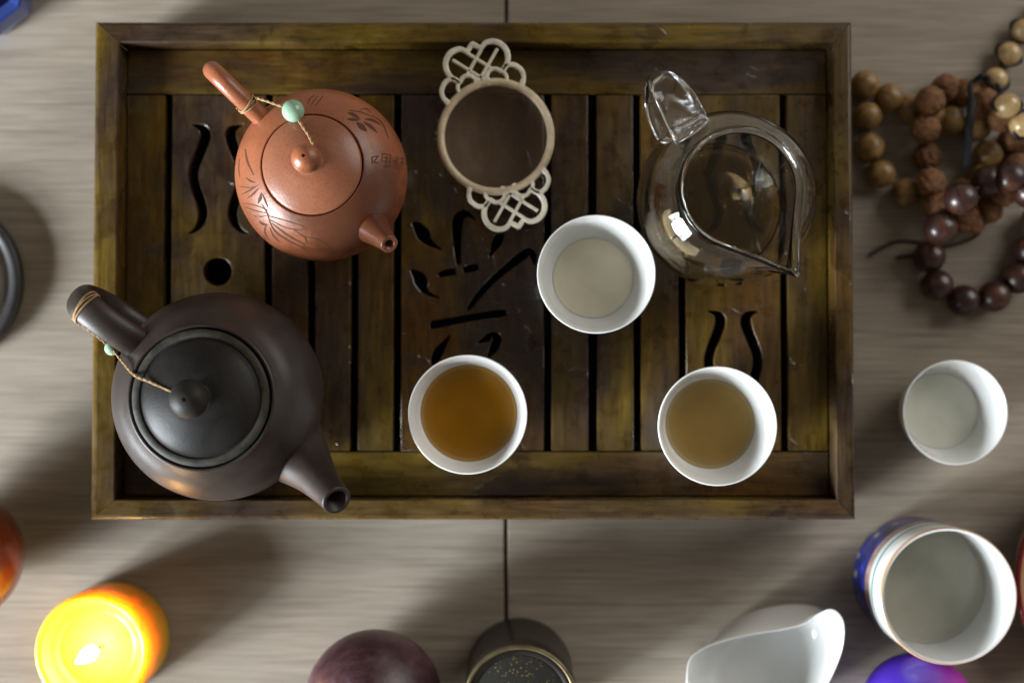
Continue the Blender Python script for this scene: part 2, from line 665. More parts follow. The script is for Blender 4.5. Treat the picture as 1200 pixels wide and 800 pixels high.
# cross boards, above and below the slats
for ya, yb in ((SY1 + 0.0006, IY1 - TC.y - GAPI), (IY0 - TC.y + GAPI, SY0 - 0.0006)):
    mesh_obj('cross_board', *box_data(IX0 - TC.x + GAPI, IX1 - TC.x - GAPI, ya, yb, ZP - 0.008, ZP, 0.0007), MT['wood_x'], tray, smooth=False)
slats = [(145, 191.5), (318.5, 360.5), (369, 411), (419.5, 461), (646, 689.5), (699.5, 742.5), (751, 795.5), (923, 972.5)]
for a, b in slats:
    xa, xb = tp(a, 318)[0], tp(b, 318)[0]
    if a == 145:
        xa = IX0 - TC.x + GAPI
    if b == 972.5:
        xb = IX1 - TC.x - GAPI
    dz = random.uniform(-0.0004, 0.0)
    mesh_obj('slat', *box_data(xa, xb, SY0, SY1, ZP - 0.008, ZP + dz, 0.0009), MT['wood_y'], tray, smooth=False)


def cc(pts, x0, y0, s):
    return [(x0 + x / s, y0 + y / s, w / s) for x, y, w in pts]


def px_loop(strk):
    lp = stroke_loop(strk)
    return [tp(x, y) for x, y in lp]


def rect_loop(a, b):
    return [(tp(a, 318)[0], SY0), (tp(b, 318)[0], SY0), (tp(b, 318)[0], SY1), (tp(a, 318)[0], SY1)]


def circ_loop(px, py, r):
    return [tp(px + r * math.cos(t), py + r * math.sin(t)) for t in [2 * math.pi * k / 32 for k in range(32)]]


S_SLOT = cc([(372, 374, 5), (392, 380, 16), (410, 392, 32), (416, 415, 38), (404, 455, 36), (384, 505, 34), (375, 545, 34), (382, 590, 34),
             (400, 640, 33), (408, 680, 32), (400, 715, 26), (380, 740, 13), (358, 750, 3)], 100, 20, 2.9625)


def slot_board(a, b, cx):
    """board with four S slots and a round hole in the middle"""
    holes = []
    dx = cx - 255.2
    for dy in (0, 218):
        s1 = [(x + dx, y + dy, w) for x, y, w in S_SLOT]
        s2 = [(2 * cx - x, y, w) for x, y, w in s1]
        holes += [px_loop(s1), px_loop(s2)]
    holes.append(circ_loop(cx, 318, 16.5))
    return flat_board('carved_slat', rect_loop(a, b), holes, ZP - 0.008, ZP, MT['wood_y'], tray)


slot_board(200.5, 310, 255.2)
slot_board(804, 914.5, 859.5)
TEA_CHAR = [
    [(95, 120, 14), (120, 145, 46), (145, 180, 62), (170, 215, 34), (228, 250, 5)],
    [(85, 345, 10), (115, 370, 44), (133, 400, 58), (145, 435, 34), (175, 460, 18), (218, 476, 4)],
    [(388, 112, 4), (365, 92, 20), (335, 82, 38), (308, 105, 50), (302, 150, 46), (302, 210, 36), (306, 270, 28), (310, 320, 18)],
    [(214, 372, 16), (240, 362, 32), (296, 352, 30)],
    [(330, 346, 26), (370, 338, 34), (402, 330, 26)],
    [(522, 180, 10), (500, 195, 44), (484, 225, 42), (470, 255, 22), (455, 285, 5)],
    [(664, 322, 6), (660, 285, 30), (640, 262, 42), (600, 285, 42), (540, 332, 36), (470, 392, 31), (410, 455, 29), (372, 505, 26), (352, 532, 14)],
    [(176, 604, 22), (196, 602, 38), (300, 582, 34), (420, 560, 32), (510, 548, 34), (536, 545, 20)],
    [(268, 652, 5), (250, 680, 22), (225, 715, 40), (203, 752, 44), (190, 790, 20)],
    [(398, 688, 4), (430, 672, 26), (468, 655, 40), (488, 670, 46), (478, 705, 42), (460, 735, 24), (446, 760, 6)],
]
holes = [px_loop(cc(s, 460, 230, 4.0)) for s in TEA_CHAR]
flat_board('lettered_slat', rect_loop(470, 637.5), holes, ZP - 0.008, ZP, MT['wood_c'], tray)


# ================================================================== TEAPOTS
def bvh_of(objs):
    V, F = [], []
    for o in objs:
        off = len(V)
        V += [v.co.copy() for v in o.data.vertices]
        F += [tuple(i + off for i in p.vertices) for p in o.data.polygons]
    return BVHTree.FromPolygons(V, F)


def hit(bvh, base, px, py, lift=0.0):
    """point on a surface (local to base) that this sight line meets"""
    o = Vector((0, 0, H)) - base
    loc, nor, idx, d = bvh.ray_cast(o, ray(px, py).normalized())
    if loc is None:
        return None
    if nor.dot(ray(px, py)) > 0:
        nor = -nor
    return loc + nor * lift


def spout_data(path, dirv, hole, depth=0.010, ring=24):
    """path (r,z,radius) in mm along dirv, with an open bore at the tip"""
    q = catmull(path, 6)
    d = Vector((math.cos(dirv), math.sin(dirv), 0))
    pts = [d * (r * .001) + Vector((0, 0, z * .001)) for r, z, _ in q]
    rad = [w * .001 for _, _, w in q]
    t = (pts[-1] - pts[-2]).normalized()
    tip, rt = pts[-1], rad[-1]
    pts += [tip + t * 0.0005, tip + t * 0.0006, tip + t * 0.0003, tip - t * depth]
    rad += [rt * 0.93, (rt + hole) * 0.5, hole * 1.05, hole * 0.85]
    side = Vector((-d.y, d.x, 0))
    return tube_data(pts, rad, ring, side, tang=[None] * (len(pts) - 5) + [t] * 5)


def handle_data(path, dirv, a, b, ring=16):
    q = catmull(path, 8)
    d = Vector((math.cos(dirv), math.sin(dirv), 0))
    pts = [d * (r * .001) + Vector((0, 0, z * .001)) for r, z in q]
    side = Vector((-d.y, d.x, 0))
    return tube_data(pts, [(a, b)] * len(pts), ring, side)


def loops_around(center, axis, ra, rb, side, n, pitch, r):
    """a few turns of cord round a handle"""
    axis = axis.normalized()
    s = (side - axis * side.dot(axis)).normalized()
    u = axis.cross(s)
    pts = []
    for k in range(n * 24 + 1):
        th = 2 * math.pi * k / 24
        off = (k / 24 - n / 2) * pitch + 0.0006 * math.sin(th * 1.7 + 1)
        pts.append(center + axis * off + s * (ra * math.cos(th)) + u * (rb * math.sin(th)))
    return tube_data(pts, r, 6)


# ---- small red clay pot
ZEQ = ZP + 0.030
c = P(378, 208, ZEQ)
B1 = Vector((c.x, c.y, ZP))
pot = thing('teapot', 'red brown clay teapot with engraved bamboo and a pale green bead', 'teapot', B1)
SH = (-0.004, 0.020)
prof = [(0, 0.0), (24, 0.0), (26, 1.5)] + catmull([(26, 1.5), (37, 9), (44.6, 20), (47.2, 31), (45.4, 42), (39.5, 52), (32.5, 58.6), (27.6, 61.6)], 6)[1:] + \
       [(27.0, 61.75), (26.75, 61.4), (26.7, 59.5), (20, 59.2), (0, 59.2)]
body = lathe('body', prof, MT['red_clay'], pot, 96, shear=SH)
lidp = [(0, 59.6), (26.0, 59.6), (26.25, 61.6), (26.1, 62.2), (25.4, 62.9)] + catmull([(25.4, 62.9), (20, 65.6), (12, 68.3), (7.2, 69.4), (5.4, 70.2)], 5)[1:]
lid = lathe('lid', lidp + [(0, 70.2)], MT['red_clay_lid'], pot, 72, shear=SH)
kp = catmull([(5.2, 69.6), (4.9, 71.3), (6.0, 73.4), (7.5, 77), (7.6, 79.8), (6.4, 83), (3.6, 85.4), (1.0, 86.1)], 5) + [(0.75, 85.7), (0.7, 83.5), (0, 83.5)]
knob = lathe('knob', [(0, 69.6)] + kp, MT['red_clay'], lid, 40, shear=SH)
hz = lathe('steam_hole_shade', [(0, 86.0), (0.72, 86.0), (0.72, 86.15), (0, 86.2)], MT['hole'], lid, 16, shear=SH)
SD = R(-45)
spp = [(27, 31, 15.0), (34.5, 37.5, 12.6), (41.5, 44.5, 9.6), (48.5, 52, 7.0), (54, 58, 5.4), (57.2, 61.5, 4.8)]
v, f = spout_data(spp, SD, 0.0024)
spout = mesh_obj('spout', v, f, MT['red_clay'], pot)
hp = [(40, 46), (46, 52.5), (56, 59.5), (67, 62.5), (75.5, 57), (78, 45), (73, 31), (61, 20), (44, 15)]
v, f = handle_data(hp, R(136), 0.0050, 0.0046)
hnd = mesh_obj('handle', v, f, MT['red_clay'], pot)
bv = bvh_of([body, lid, knob, spout, hnd])
bvb = bvh_of([body, lid])


def ribbons(strokes, x0, y0, s, bvh, base, mat, parent, name, lift=0.00012):
    for st in strokes:
        pts = [(x0 + p[0] / s, y0 + p[1] / s, (p[2] if len(p) > 2 else 5) / s) for p in st]
        q = catmull(pts, 4) if len(pts) > 2 else [tuple(a + (b - a) * k / 6 for a, b in zip(pts[0], pts[1])) for k in range(7)]
        vs = []
        for i, (x, y, w) in enumerate(q):
            a, b = q[max(i - 1, 0)], q[min(i + 1, len(q) - 1)]
            dx, dy = b[0] - a[0], b[1] - a[1]
            d = math.hypot(dx, dy) or 1
            hw = w * 0.40
            for sg in (-1, 0, 1):
                h = hit(bvh, base, x - dy / d * hw * sg, y + dx / d * hw * sg, lift if sg else lift * 1.5)
                if h is None:
                    break
                vs.append(h)
            else:
                continue
            vs = vs[:len(vs) - len(vs) % 3]
            break
        n = len(vs) // 3
        if n < 2:
            continue
        fs = []
        for i in range(n - 1):
            for k in range(2):
                fs.append((i * 3 + k, i * 3 + k + 1, i * 3 + 3 + k + 1, i * 3 + 3 + k))
        mesh_obj(name, vs, fs, mat, parent)


BAMBOO = [
    [(170, 342, 2), (178, 385, 9), (200, 432, 2)], [(150, 372, 2), (148, 410, 4), (152, 440, 2)],
    [(172, 440, 2), (190, 452, 8), (206, 456, 2)], [(158, 498, 2), (188, 482, 8), (216, 464, 2)],
    [(176, 512, 2), (200, 494, 9), (217, 474, 2)], [(152, 470, 2), (185, 474, 4), (212, 468, 2)],
    [(162, 528, 2), (205, 535, 4), (248, 552, 2)], [(168, 540, 2), (210, 555, 4), (244, 562, 2)],
    [(226, 492, 3), (222, 512, 14), (214, 530, 2)], [(230, 496, 3), (240, 520, 8), (250, 545, 2)],
    [(226, 530, 2), (244, 556, 6), (252, 580, 5), (262, 605, 2)], [(218, 590, 3), (232, 600, 11), (250, 604, 2)],
    [(246, 570, 3), (300, 585, 4), (368, 606, 3)], [(254, 584, 3), (310, 612, 4), (362, 622, 3)], [(368, 606, 3), (374, 612, 4), (362, 622, 3)],
    [(252, 585, 3), (285, 635, 9), (388, 692, 2)], [(262, 596, 3), (320, 640, 9), (380, 672, 2)], [(340, 622, 2), (375, 645, 5), (386, 668, 2)],
    [(378, 644, 2), (425, 655, 5), (474, 686, 2)], [(244, 600, 3), (238, 628, 8), (254, 656, 2)], [(256, 612, 3), (268, 640, 7), (292, 664, 2)],
    [(200, 572, 2), (226, 574, 4), (246, 570, 2)], [(232, 640, 2), (240, 650, 3), (246, 668, 1)],
]
FLOWER = [
    [(526, 214, 3), (548, 222, 16), (568, 236, 4)], [(524, 236, 3), (545, 238, 13), (566, 240, 3)],
    [(556, 248, 4), (574, 262, 24), (592, 278, 5)], [(580, 246, 4), (606, 262, 15), (628, 284, 3)],
    [(585, 236, 4), (612, 240, 13), (640, 256, 3)], [(530, 206, 3), (570, 212, 4), (610, 228, 3)],
    [(610, 224, 3), (645, 250, 6), (668, 304, 2)], [(566, 206, 2), (590, 200, 4), (606, 214, 2)],
    [(386, 186, 2), (396, 164, 4), (414, 154, 2)], [(412, 192, 2), (428, 172, 4), (442, 154, 2)], [(398, 190, 2), (412, 168, 3), (424, 156, 2)],
]
GLYPHS = [
    [(610, 366, 5), (611, 392, 5)], [(612, 368, 4), (632, 364, 4)], [(632, 364, 5), (616, 386, 5)], [(616, 386, 4), (634, 388, 4)],
    [(646, 356, 4), (674, 360, 4)], [(674, 360, 4), (672, 400, 4)], [(646, 356, 4), (644, 384, 4)], [(648, 400, 4), (672, 402, 4)],
    [(652, 370, 4), (668, 372, 4)], [(650, 382, 4), (670, 384, 4)], [(660, 364, 4), (658, 398, 4)],
    [(682, 380, 4), (696, 384, 5)], [(698, 366, 4), (694, 396, 4)], [(704, 372, 4), (722, 376, 4)], [(706, 386, 4), (726, 390, 4)], [(716, 368, 4), (714, 402, 4)],
]
for grp in (BAMBOO, FLOWER, GLYPHS):
    ribbons(grp, 230, 60, 2.963, bvb, B1, MT['engrave'], pot, 'engraved_shade_line')

# cord and bead of the red pot
bh = hit(bv, B1, 346, 133, 0.0)
bead_c = bh + Vector((0, 0, 0.0058))
bd = lathe('bead', [(0, -5.6)] + [(5.9 * math.sin(t), -5.6 * math.cos(t)) for t in [math.pi * k / 20 for k in range(1, 20)]] + [(0, 5.6)], MT['jade'], pot, 32, loc=bead_c)
kd = Vector((SH[0] * .0712, SH[1] * .0712, 0.0712))
hd = Vector((math.cos(R(136)), math.sin(R(136)), 0))
hs = Vector((-hd.y, hd.x, 0))
wc = hd * 0.0500 + Vector((0, 0, 0.0557))
wax = (hd * 10 + Vector((0, 0, 7))).normalized()
cparts = [loops_around(wc, wax, 0.0055, 0.0051, hs, 3, 0.0011, 0.0005)]
up = Vector((0, 0, 1))
start = wc - hs * 0.0048 + up * 0.0022
cparts.append(cord_data([start, start.lerp(bead_c, 0.45) + up * 0.0015, bead_c]))
p1 = hit(bv, B1, 354, 148, 0.0008)
p2 = hit(bv, B1, 362, 160, 0.0008)
kn = kd + Vector((0.0035, 0.0052, -0.0003))
cparts.append(cord_data([bead_c, p1, p2, kn]))
cparts.append(tube_data([kd + Vector((0.0056 * math.cos(t), 0.0056 * math.sin(t), 0)) for t in [2 * math.pi * k / 24 for k in range(24)]], 0.0005, 6, closed=True))
mesh_obj('cord', *join_data(cparts), MT['cord'], pot)

# ---- large black clay pot
ZEQ2 = ZP + 0.038
c = P(257, 464, ZEQ2)
B2 = Vector((c.x, c.y, ZP))
pot2 = thing('teapot', 'large black brown clay teapot with a wide curved strap handle', 'teapot', B2)
prof = [(0, 0), (34, 0), (36, 2)] + catmull([(36, 2), (47, 12), (54.4, 26), (56.4, 39), (54.0, 52), (47.5, 63), (41.5, 69.2), (38.6, 72.6)], 6)[1:] + \
       [(38.2, 73.8), (37.4, 74.6), (36.4, 74.5), (35.9, 73.6), (35.7, 70.5), (0, 70.3)]
body2 = lathe('body', prof, MT['black_clay'], pot2, 96)
lidp = [(0, 70.6), (35.2, 70.6), (35.3, 74.2), (35.0, 75.4), (34.2, 76.0), (32.0, 76.3), (31.2, 76.1), (30.7, 75.6), (30.2, 75.9)] + \
       catmull([(30.2, 75.9), (27.8, 78.4), (22, 81.6), (14, 84.4), (9, 85.4), (6.6, 85.8)], 5)[1:]
lid2 = lathe('lid', lidp + [(0, 85.8)], MT['black_lid'], pot2, 80)
lathe('lid_rim', [(35.15, 75.35), (34.2, 76.08), (32.0, 76.38), (31.3, 76.2)], MT['residue'], lid2, 80)
kp = catmull([(5.6, 85.4), (5.5, 87), (7.2, 89.6), (9.5, 94), (9.6, 97.4), (7.8, 101.2), (4.2, 103.6), (1.1, 104.3)], 5) + [(0.8, 103.9), (0.8, 101), (0, 101)]
lathe('knob', [(0, 85.2)] + kp, MT['black_lid'], lid2, 44)
lathe('steam_hole_shade', [(0, 104.15), (0.85, 104.15), (0.85, 104.35), (0, 104.4)], MT['hole'], lid2, 16)
lathe('knob_ring', [(6.9, 85.75), (7.6, 85.9), (8.2, 85.65)], MT['residue'], lid2, 40)
spp = [(38, 24, 24), (47, 31, 20.5), (57, 40, 16), (67, 50.5, 12), (76.5, 61.5, 9.4), (84, 70, 8.0), (87, 73.5, 7.8)]
v, f = spout_data(spp, R(-37), 0.0054, 0.016, 32)
spout2 = mesh_obj('spout', v, f, MT['black_clay'], pot2)
hp = [(44, 60), (52, 66.5), (63, 71.5), (74, 72.5), (81.5, 68.5), (85.5, 58), (83.5, 43), (74, 29), (52, 20)]
v, f = handle_data(hp, R(142.5), 0.0084, 0.0050, 24)
hnd2 = mesh_obj('handle', v, f, MT['black_clay'], pot2)
hd = Vector((math.cos(R(142.5)), math.sin(R(142.5)), 0))
hs = Vector((-hd.y, hd.x, 0))
wc = hd * 0.0760 + Vector((0, 0, 0.0718))
wax = (hd * 10 - Vector((0, 0, 2.6))).normalized()
cparts = [loops_around(wc, wax, 0.0090, 0.0056, hs, 3, 0.0013, 0.0005)]
b2 = P(131, 408, ZP + 0.056) - B2
lathe('bead', [(0, -3.6)] + [(3.8 * math.sin(t), -3.6 * math.cos(t)) for t in [math.pi * k / 16 for k in range(1, 16)]] + [(0, 3.6)], MT['jade'], pot2, 28, loc=b2)
a0 = wc + hs * 0.0088
kn = Vector((-0.0057, 0.0008, 0.0872))
bv2 = bvh_of([body2, lid2])
q1 = hit(bv2, B2, 141, 427, 0.0008) or b2
q2 = hit(bv2, B2, 160, 440, 0.0012)
q3 = hit(bv2, B2, 178, 448, 0.0010)
cparts.append(cord_data([a0, a0.lerp(b2, 0.5) - up * 0.002, b2]))
cparts.append(cord_data([b2, b2.lerp(q2, 0.45) + up * 0.001, q2, q3, kn]))
cparts.append(tube_data([Vector((0.0060 * math.cos(t), 0.0060 * math.sin(t), 0.0872)) for t in [2 * math.pi * k / 24 for k in range(24)]], 0.0005, 6, closed=True))
mesh_obj('cord', *join_data(cparts), MT['cord'], pot2)

# ================================================================== TEA STRAINER
zs = ZP + 0.017
c = P(581, 160, zs)
B3 = Vector((c.x, c.y, ZP))
st = thing('tea_strainer', 'round cream tea strainer with two lacy openwork handles', 'strainer', B3)
k = 1000 / pxm(zs)
ro, ri = 69.5 * k, 60.5 * k
zr = 17.0
lathe('ring', [(ri, zr - 1.8), (ri - 0.1, zr - 0.6), (ri + 0.8, zr + 0.5), ((ri + ro) / 2, zr + 1.0), (ro - 0.8, zr + 0.4), (ro, zr - 0.6), (ro - 0.3, zr - 1.7), (ri, zr - 1.8)], MT['strainer'], st, 80)
a = Mat('strainer_mesh')
a.set(Base_Color=(0.15, 0.10, 0.065, 1), Roughness=0.7, Metallic=0.3)
tr = a.n('ShaderNodeBsdfTransparent')
mx = a.n('ShaderNodeMixShader')
nn = a.noise(a.coord(), 60, 4, 0.6, 0.4)
a.l(a.ramp(nn, [(0.3, (0.34,) * 3), (0.7, (0.58,) * 3)]), mx.inputs[0])
a.l(tr.outputs[0], mx.inputs[1])
a.l(a.b.outputs[0], mx.inputs[2])
a.l(mx.outputs[0], a.out.inputs[0])
lathe('mesh_bowl', catmull([(0.01, 0.3), (10, 0.6), (18, 2.6), (24, 7.5), (ri - 0.6, 14), (ri + 0.3, zr - 1.2)], 6), a.m, st, 80)


def flat_ribbon(pts, zmid, half_t):
    q = catmull(pts, 5) if len(pts) > 2 else pts
    vs, fs = [], []
    for i, (x, y, w) in enumerate(q):
        aa, bb = q[max(i - 1, 0)], q[min(i + 1, len(q) - 1)]
        dx, dy = bb[0] - aa[0], bb[1] - aa[1]
        d = math.hypot(dx, dy) or 1
        nx, ny = -dy / d * w / 2, dx / d * w / 2
        vs += [Vector((x + nx, y + ny, zmid - half_t)), Vector((x + nx, y + ny, zmid + half_t * .5)), Vector((x + nx * .55, y + ny * .55, zmid + half_t)),
               Vector((x - nx * .55, y - ny * .55, zmid + half_t)), Vector((x - nx, y - ny, zmid + half_t * .5)), Vector((x - nx, y - ny, zmid - half_t))]
    n = len(q)
    for i in range(n - 1):
        for j in range(6):
            j2 = (j + 1) % 6
            fs.append((i * 6 + j, i * 6 + j2, i * 6 + 6 + j2, i * 6 + 6 + j))
    fs.append((0, 1, 2, 3, 4, 5))
    fs.append(tuple((n - 1) * 6 + j for j in range(6)))
    return vs, fs


HALF = [
    [(24, 344, 20), (50, 366, 24), (86, 362, 27), (113, 335, 27), (121, 298, 27), (110, 262, 25), (84, 232, 22)],
    [(-3, 378, 24), (14, 362, 24), (34, 342, 20)],
    [(30, 346, 16), (-54, 250, 16)], [(88, 330, 15), (4, 236, 15)],
    [(84, 232, 22), (62, 252, 19), (36, 248, 19), (18, 226, 20), (3, 220, 20)],
    [(84, 232, 22), (104, 254, 22), (136, 248, 23), (158, 218, 23), (158, 186, 22), (148, 164, 24)],
    [(86, 236, 20), (96, 212, 18), (92, 190, 18)],
    [(20, 228, 20), (25, 212, 22), (22, 192, 20)],
    [(158, 186, 18), (147, 164, 28), (140, 146, 18)],
]
HALF = [[(u * 0.95, 150 + (v_ - 150) * 0.88, w) for u, v_, w in s_] for s_ in HALF]
HALF = [[(u, v_, w * 0.76) for u, v_, w in s_] for s_ in HALF]
for sgn, ang in ((1, R(14.2)), (-1, R(14.2))):
    un = k / 3.077 * 0.001
    if sgn == -1:
        un *= 0.97
    parts = []
    for mir in (1, -1):
        for s_ in HALF:
            pp = []
            for u, vv, w in s_:
                x, y = u * mir * sgn * un, vv * sgn * un
                pp.append((x * math.cos(ang) - y * math.sin(ang), x * math.sin(ang) + y * math.cos(ang), w * un))
            parts.append(flat_ribbon(pp, 0.0165 + 0.00008 * len(parts) % 0.0004, 0.0009))
    mesh_obj('openwork_handle', *join_data(parts), MT['ornament'], st, smooth=False)

# ================================================================== GLASS PITCHER
c = P(852, 233, ZP + 0.040)
B4 = Vector((c.x, c.y, ZP))
gp = thing('glass_pitcher', 'clear round glass pitcher with pointed lip and glass handle', 'pitcher', B4)
outer = catmull([(29, 0.6), (36, 3.6), (43.5, 13), (47.8, 27), (48.0, 40), (44.6, 54), (38.2, 63.5), (32.6, 69.0), (30.6, 72.5), (30.9, 74.4), (31.9, 76.2), (32.2, 77.4)], 6)
inner = catmull([(30.2, 78.3), (29.2, 76.6), (28.9, 72.5), (31.0, 68.0), (36.5, 62.2), (42.6, 53.2), (45.8, 40), (45.7, 27.5), (41.6, 14.5), (34.5, 6.0), (27, 3.2)], 6)
LA = R(-58)
RT, RR = 55.0e-3, 31.0e-3
al = math.acos(RR / RT)


def lip(th, r, z):
    d = abs((th - LA + math.pi) % (2 * math.pi) - math.pi)
    if z < 0.050:
        return r, z
    t = min(1, (z - 0.050) / 0.0275)
    t = t * t * (3 - 2 * t)
    g = 1.0
    if d < al:
        dd = math.sqrt(d * d + 0.0006)
        g = min(1 / math.cos(max(al - dd, 0)), 3)
        g = 1 + (g - 1) ** 1.12
    return r * (1 + (g - 1) * t), z + 0.0025 * (g - 1) * t


prof = [(0, 1.4), (22, 1.2), (25.5, 0.3)] + outer + [(32.0, 78.3), (31.3, 78.9)] + inner + [(0, 3.4)]
lathe('body', prof, MT['glass'], gp, 192, rfun=lip)
GIN = [q_ for q_ in inner]
hp = [(38.5, 63.6), (45, 69), (54, 75), (64, 77.5), (71.5, 73), (73.5, 62), (69, 49), (60, 40), (48.6, 35)]
q = catmull(hp, 16)
hd = Vector((math.cos(R(126)), math.sin(R(126)), 0))
wd = [0.0108 * math.sqrt(max(0.10, 1 - ((r_ - 45) / 30.5) ** 2)) for r_, z_ in q]
v, f = tube_data([hd * (r_ * .001) + Vector((0, 0, z_ * .001)) for r_, z_ in q], [(w_, 0.0021) for w_ in wd], 48, Vector((-hd.y, hd.x, 0)))
mesh_obj('handle', v, f, MT['glass'], gp)

# ================================================================== CUPS
CUP_OUT = [(0, 1.4), (11.5, 1.4), (12.2, 0.0), (13.8, 0.0), (14.6, 0.8), (14.8, 3.0)] + catmull([(14.8, 3.0), (20, 6.6), (26, 15), (29.6, 26), (31.4, 36), (32.3, 41.6)], 6)[1:]
CUP_IN = catmull([(31.2, 41.6), (29.4, 35), (27.2, 26), (23.4, 15.8), (17.6, 8.0), (11, 5.0), (5, 4.4)], 6)
CUP_PROF = CUP_OUT + [(32.2, 42.2), (31.8, 42.5), (31.4, 42.3)] + CUP_IN + [(0, 4.3)]


def inner_r(prof_in, z):
    for (r1, z1), (r2, z2) in zip(prof_in, prof_in[1:]):
        if (z1 - z) * (z2 - z) <= 0 and z1 != z2:
            return r1 + (r2 - r1) * (z - z1) / (z2 - z1)
    return prof_in[-1][0]


def tea_body(parent, prof_in, level, mat, grow=0.15, scale=1.0):
    r = inner_r(prof_in, level) + grow
    low = [(q[0] + grow, q[1] - 0.1) for q in prof_in if q[1] < level]
    pr = [(0, level), (r - 2.5, level), (r - 0.9, level + 0.15), (r, level + 0.45)] + low + [(0, prof_in[-1][1] - 0.15)]
    return lathe('tea', [(a * scale, b * scale) for a, b in pr], mat, parent, 64)


def cup(px, py, zb, label, level=None, mat=None, scale=1.0):
    c = P(px, py, zb + 0.0425 * scale)
    t = thing('teacup', label, 'cup', (c.x, c.y, zb), 'white porcelain teacups')
    lathe('bowl', [(a * scale, b * scale) for a, b in CUP_PROF], MT['porcelain'], t, 80)
    if level:
        tea_body(t, CUP_IN, level, mat, scale=scale)
    return t


MT['tea_amber'] = m_tea('tea_amber', (0.36, 0.150, 0.006), (0.62, 0.42, 0.16), 0.62, 0.0270)
MT['tea_tan'] = m_tea('tea_tan', (0.40, 0.245, 0.072), (0.66, 0.55, 0.34), 0.66, 0.0252)
MT['tea_pale'] = m_tea('tea_pale', (0.74, 0.675, 0.50), (0.74, 0.71, 0.60), 0.93, 0.0228)
MT['tea_clear'] = m_tea('tea_clear', (0.68, 0.68, 0.58), (0.72, 0.72, 0.65), 0.93, 0.0225)
a = Mat('tea_dregs')
a.set(Base_Color=(0.975, 0.84, 0.58, 1), Roughness=0.02, IOR=1.33, Transmission_Weight=1.0)
tea_body(gp, GIN, 8.0, a.m)
cup(699, 321, ZP, 'white teacup of pale clear tea standing against the glass pitcher', 14.5, MT['tea_pale'])
cup(548, 485.5, ZP, 'white teacup of strong amber tea beside the black teapot spout', 24.5, MT['tea_amber'])
cup(841, 499, ZP, 'white teacup of cloudy tan tea over the carved slots near the tray corner', 19, MT['tea_tan'])
cup(1120, 483, 0.0, 'white teacup with a little clear tea standing on the bare table', 17, MT['tea_clear'], 0.94)

# ---- big painted cup
hb = 0.060
c = P(1112, 698, hb)
B = Vector((c.x, c.y, 0))
rb = 80.0 * 1000 / pxm(hb)
bc = thing('painted_cup', 'large straight white cup with painted blue band and gold rim', 'cup', B)
bo = [(0, 1.5), (rb - 6, 1.5), (rb - 5, 0), (rb - 3.2, 0), (rb - 2.2, 1.0), (rb - 1.2, 4), (rb - 0.9, 12), (rb - 0.7, 30), (rb - 0.3, 50), (rb, 59.2), (rb - 0.3, 60)]
bi = catmull([(rb - 1.6, 60.0), (rb - 2.3, 58.5), (rb - 3.0, 45), (rb - 3.4, 25), (rb - 4.5, 12), (rb - 9, 5.5), (rb - 18, 4)], 6)
lathe('bowl', bo + [(rb - 0.9, 60.4)] + bi + [(0, 3.8)], MT['porcelain'], bc, 96)
tea_body(bc, bi, 24, m_tea('tea_grey', (0.44, 0.425, 0.345), (0.55, 0.53, 0.46), 0.85, 0.0346))
a = Mat('painted_band')
vz = a.coord((1, 1, 1))
vo = a.n('ShaderNodeTexVoronoi')
vo.inputs['Scale'].default_value = 95
a.l(vz, vo.inputs['Vector'])
cb_ = a.ramp(vo.outputs['Distance'], [(0.0, (0.45, 0.42, 0.05)), (0.17, (0.40, 0.38, 0.05)), (0.22, (0.012, 0.035, 0.34)), (0.5, (0.012, 0.02, 0.17)), (0.7, (0.008, 0.010, 0.05))])
a.color(cb_).set(Roughness=0.15)
lathe('blue_band', [(rb - 1.18, 4.2), (rb - 0.72, 12), (rb - 0.52, 30)], a.m, bc, 96)
lathe('brown_band', [(rb - 0.5, 30.3), (rb - 0.38, 38)], m_simple('band_brown', (0.30, 0.20, 0.17), 0.2, 0.5, 0.4, 200), bc, 96)
lathe('white_band', [(rb - 0.42, 38.3), (rb - 0.34, 43)], m_simple('band_white', (0.62, 0.66, 0.66), 0.15), bc, 96)
lathe('green_line', [(rb - 0.32, 43.2), (rb - 0.30, 45)], m_simple('line_green', (0.05, 0.20, 0.16), 0.2), bc, 96)
lathe('gold_rim', [(rb + 0.08, 59.3), (rb - 0.22, 60.15), (rb - 0.6, 60.45)], m_simple('rim_gold', (0.45, 0.24, 0.11), 0.3, 0.5), bc, 96)

# ================================================================== WHITE SCOOP
scp = thing('tea_scoop', 'white porcelain leaf shaped tea scoop beside the painted cup', 'tea scoop', P(888, 790, 0))
SB = P(888, 790, 0)
rim_px = [(803, 800), (805, 776), (815, 763), (838, 752), (880, 742), (918, 736), (944, 729), (958, 718), (975, 712), (988, 724), (990, 746), (984, 772), (968, 806), (940, 850), (895, 872), (850, 866), (818, 838)]
rim_z = [0.040, 0.040, 0.040, 0.039, 0.037, 0.037, 0.040, 0.044, 0.047, 0.047, 0.045, 0.042, 0.040, 0.040, 0.040, 0.040, 0.040]
q = catmull([(*p_, z_) for p_, z_ in zip(rim_px, rim_z)] + [(*rim_px[0], rim_z[0])], 5)[:-1]
rimv = [P(x, y, z) - SB for x, y, z in q]
belly_px = [(808, 800), (813, 778), (826, 759), (848, 737), (884, 717), (918, 709), (942, 708), (960, 711), (973, 719), (980, 733), (979, 752), (970, 776), (954, 806), (928, 836), (890, 853), (852, 848), (823, 827)]
bq = catmull([(*p_, 0.0) for p_ in belly_px] + [(*belly_px[0], 0.0)], 5)[:-1]
bel = [P(x, y, 0.016) - SB for x, y, z in bq]
for p_ in bel:
    p_.z = 0
cen = sum(bel, Vector()) / len(bel)
n = len(rimv)
vs, fs = [], []
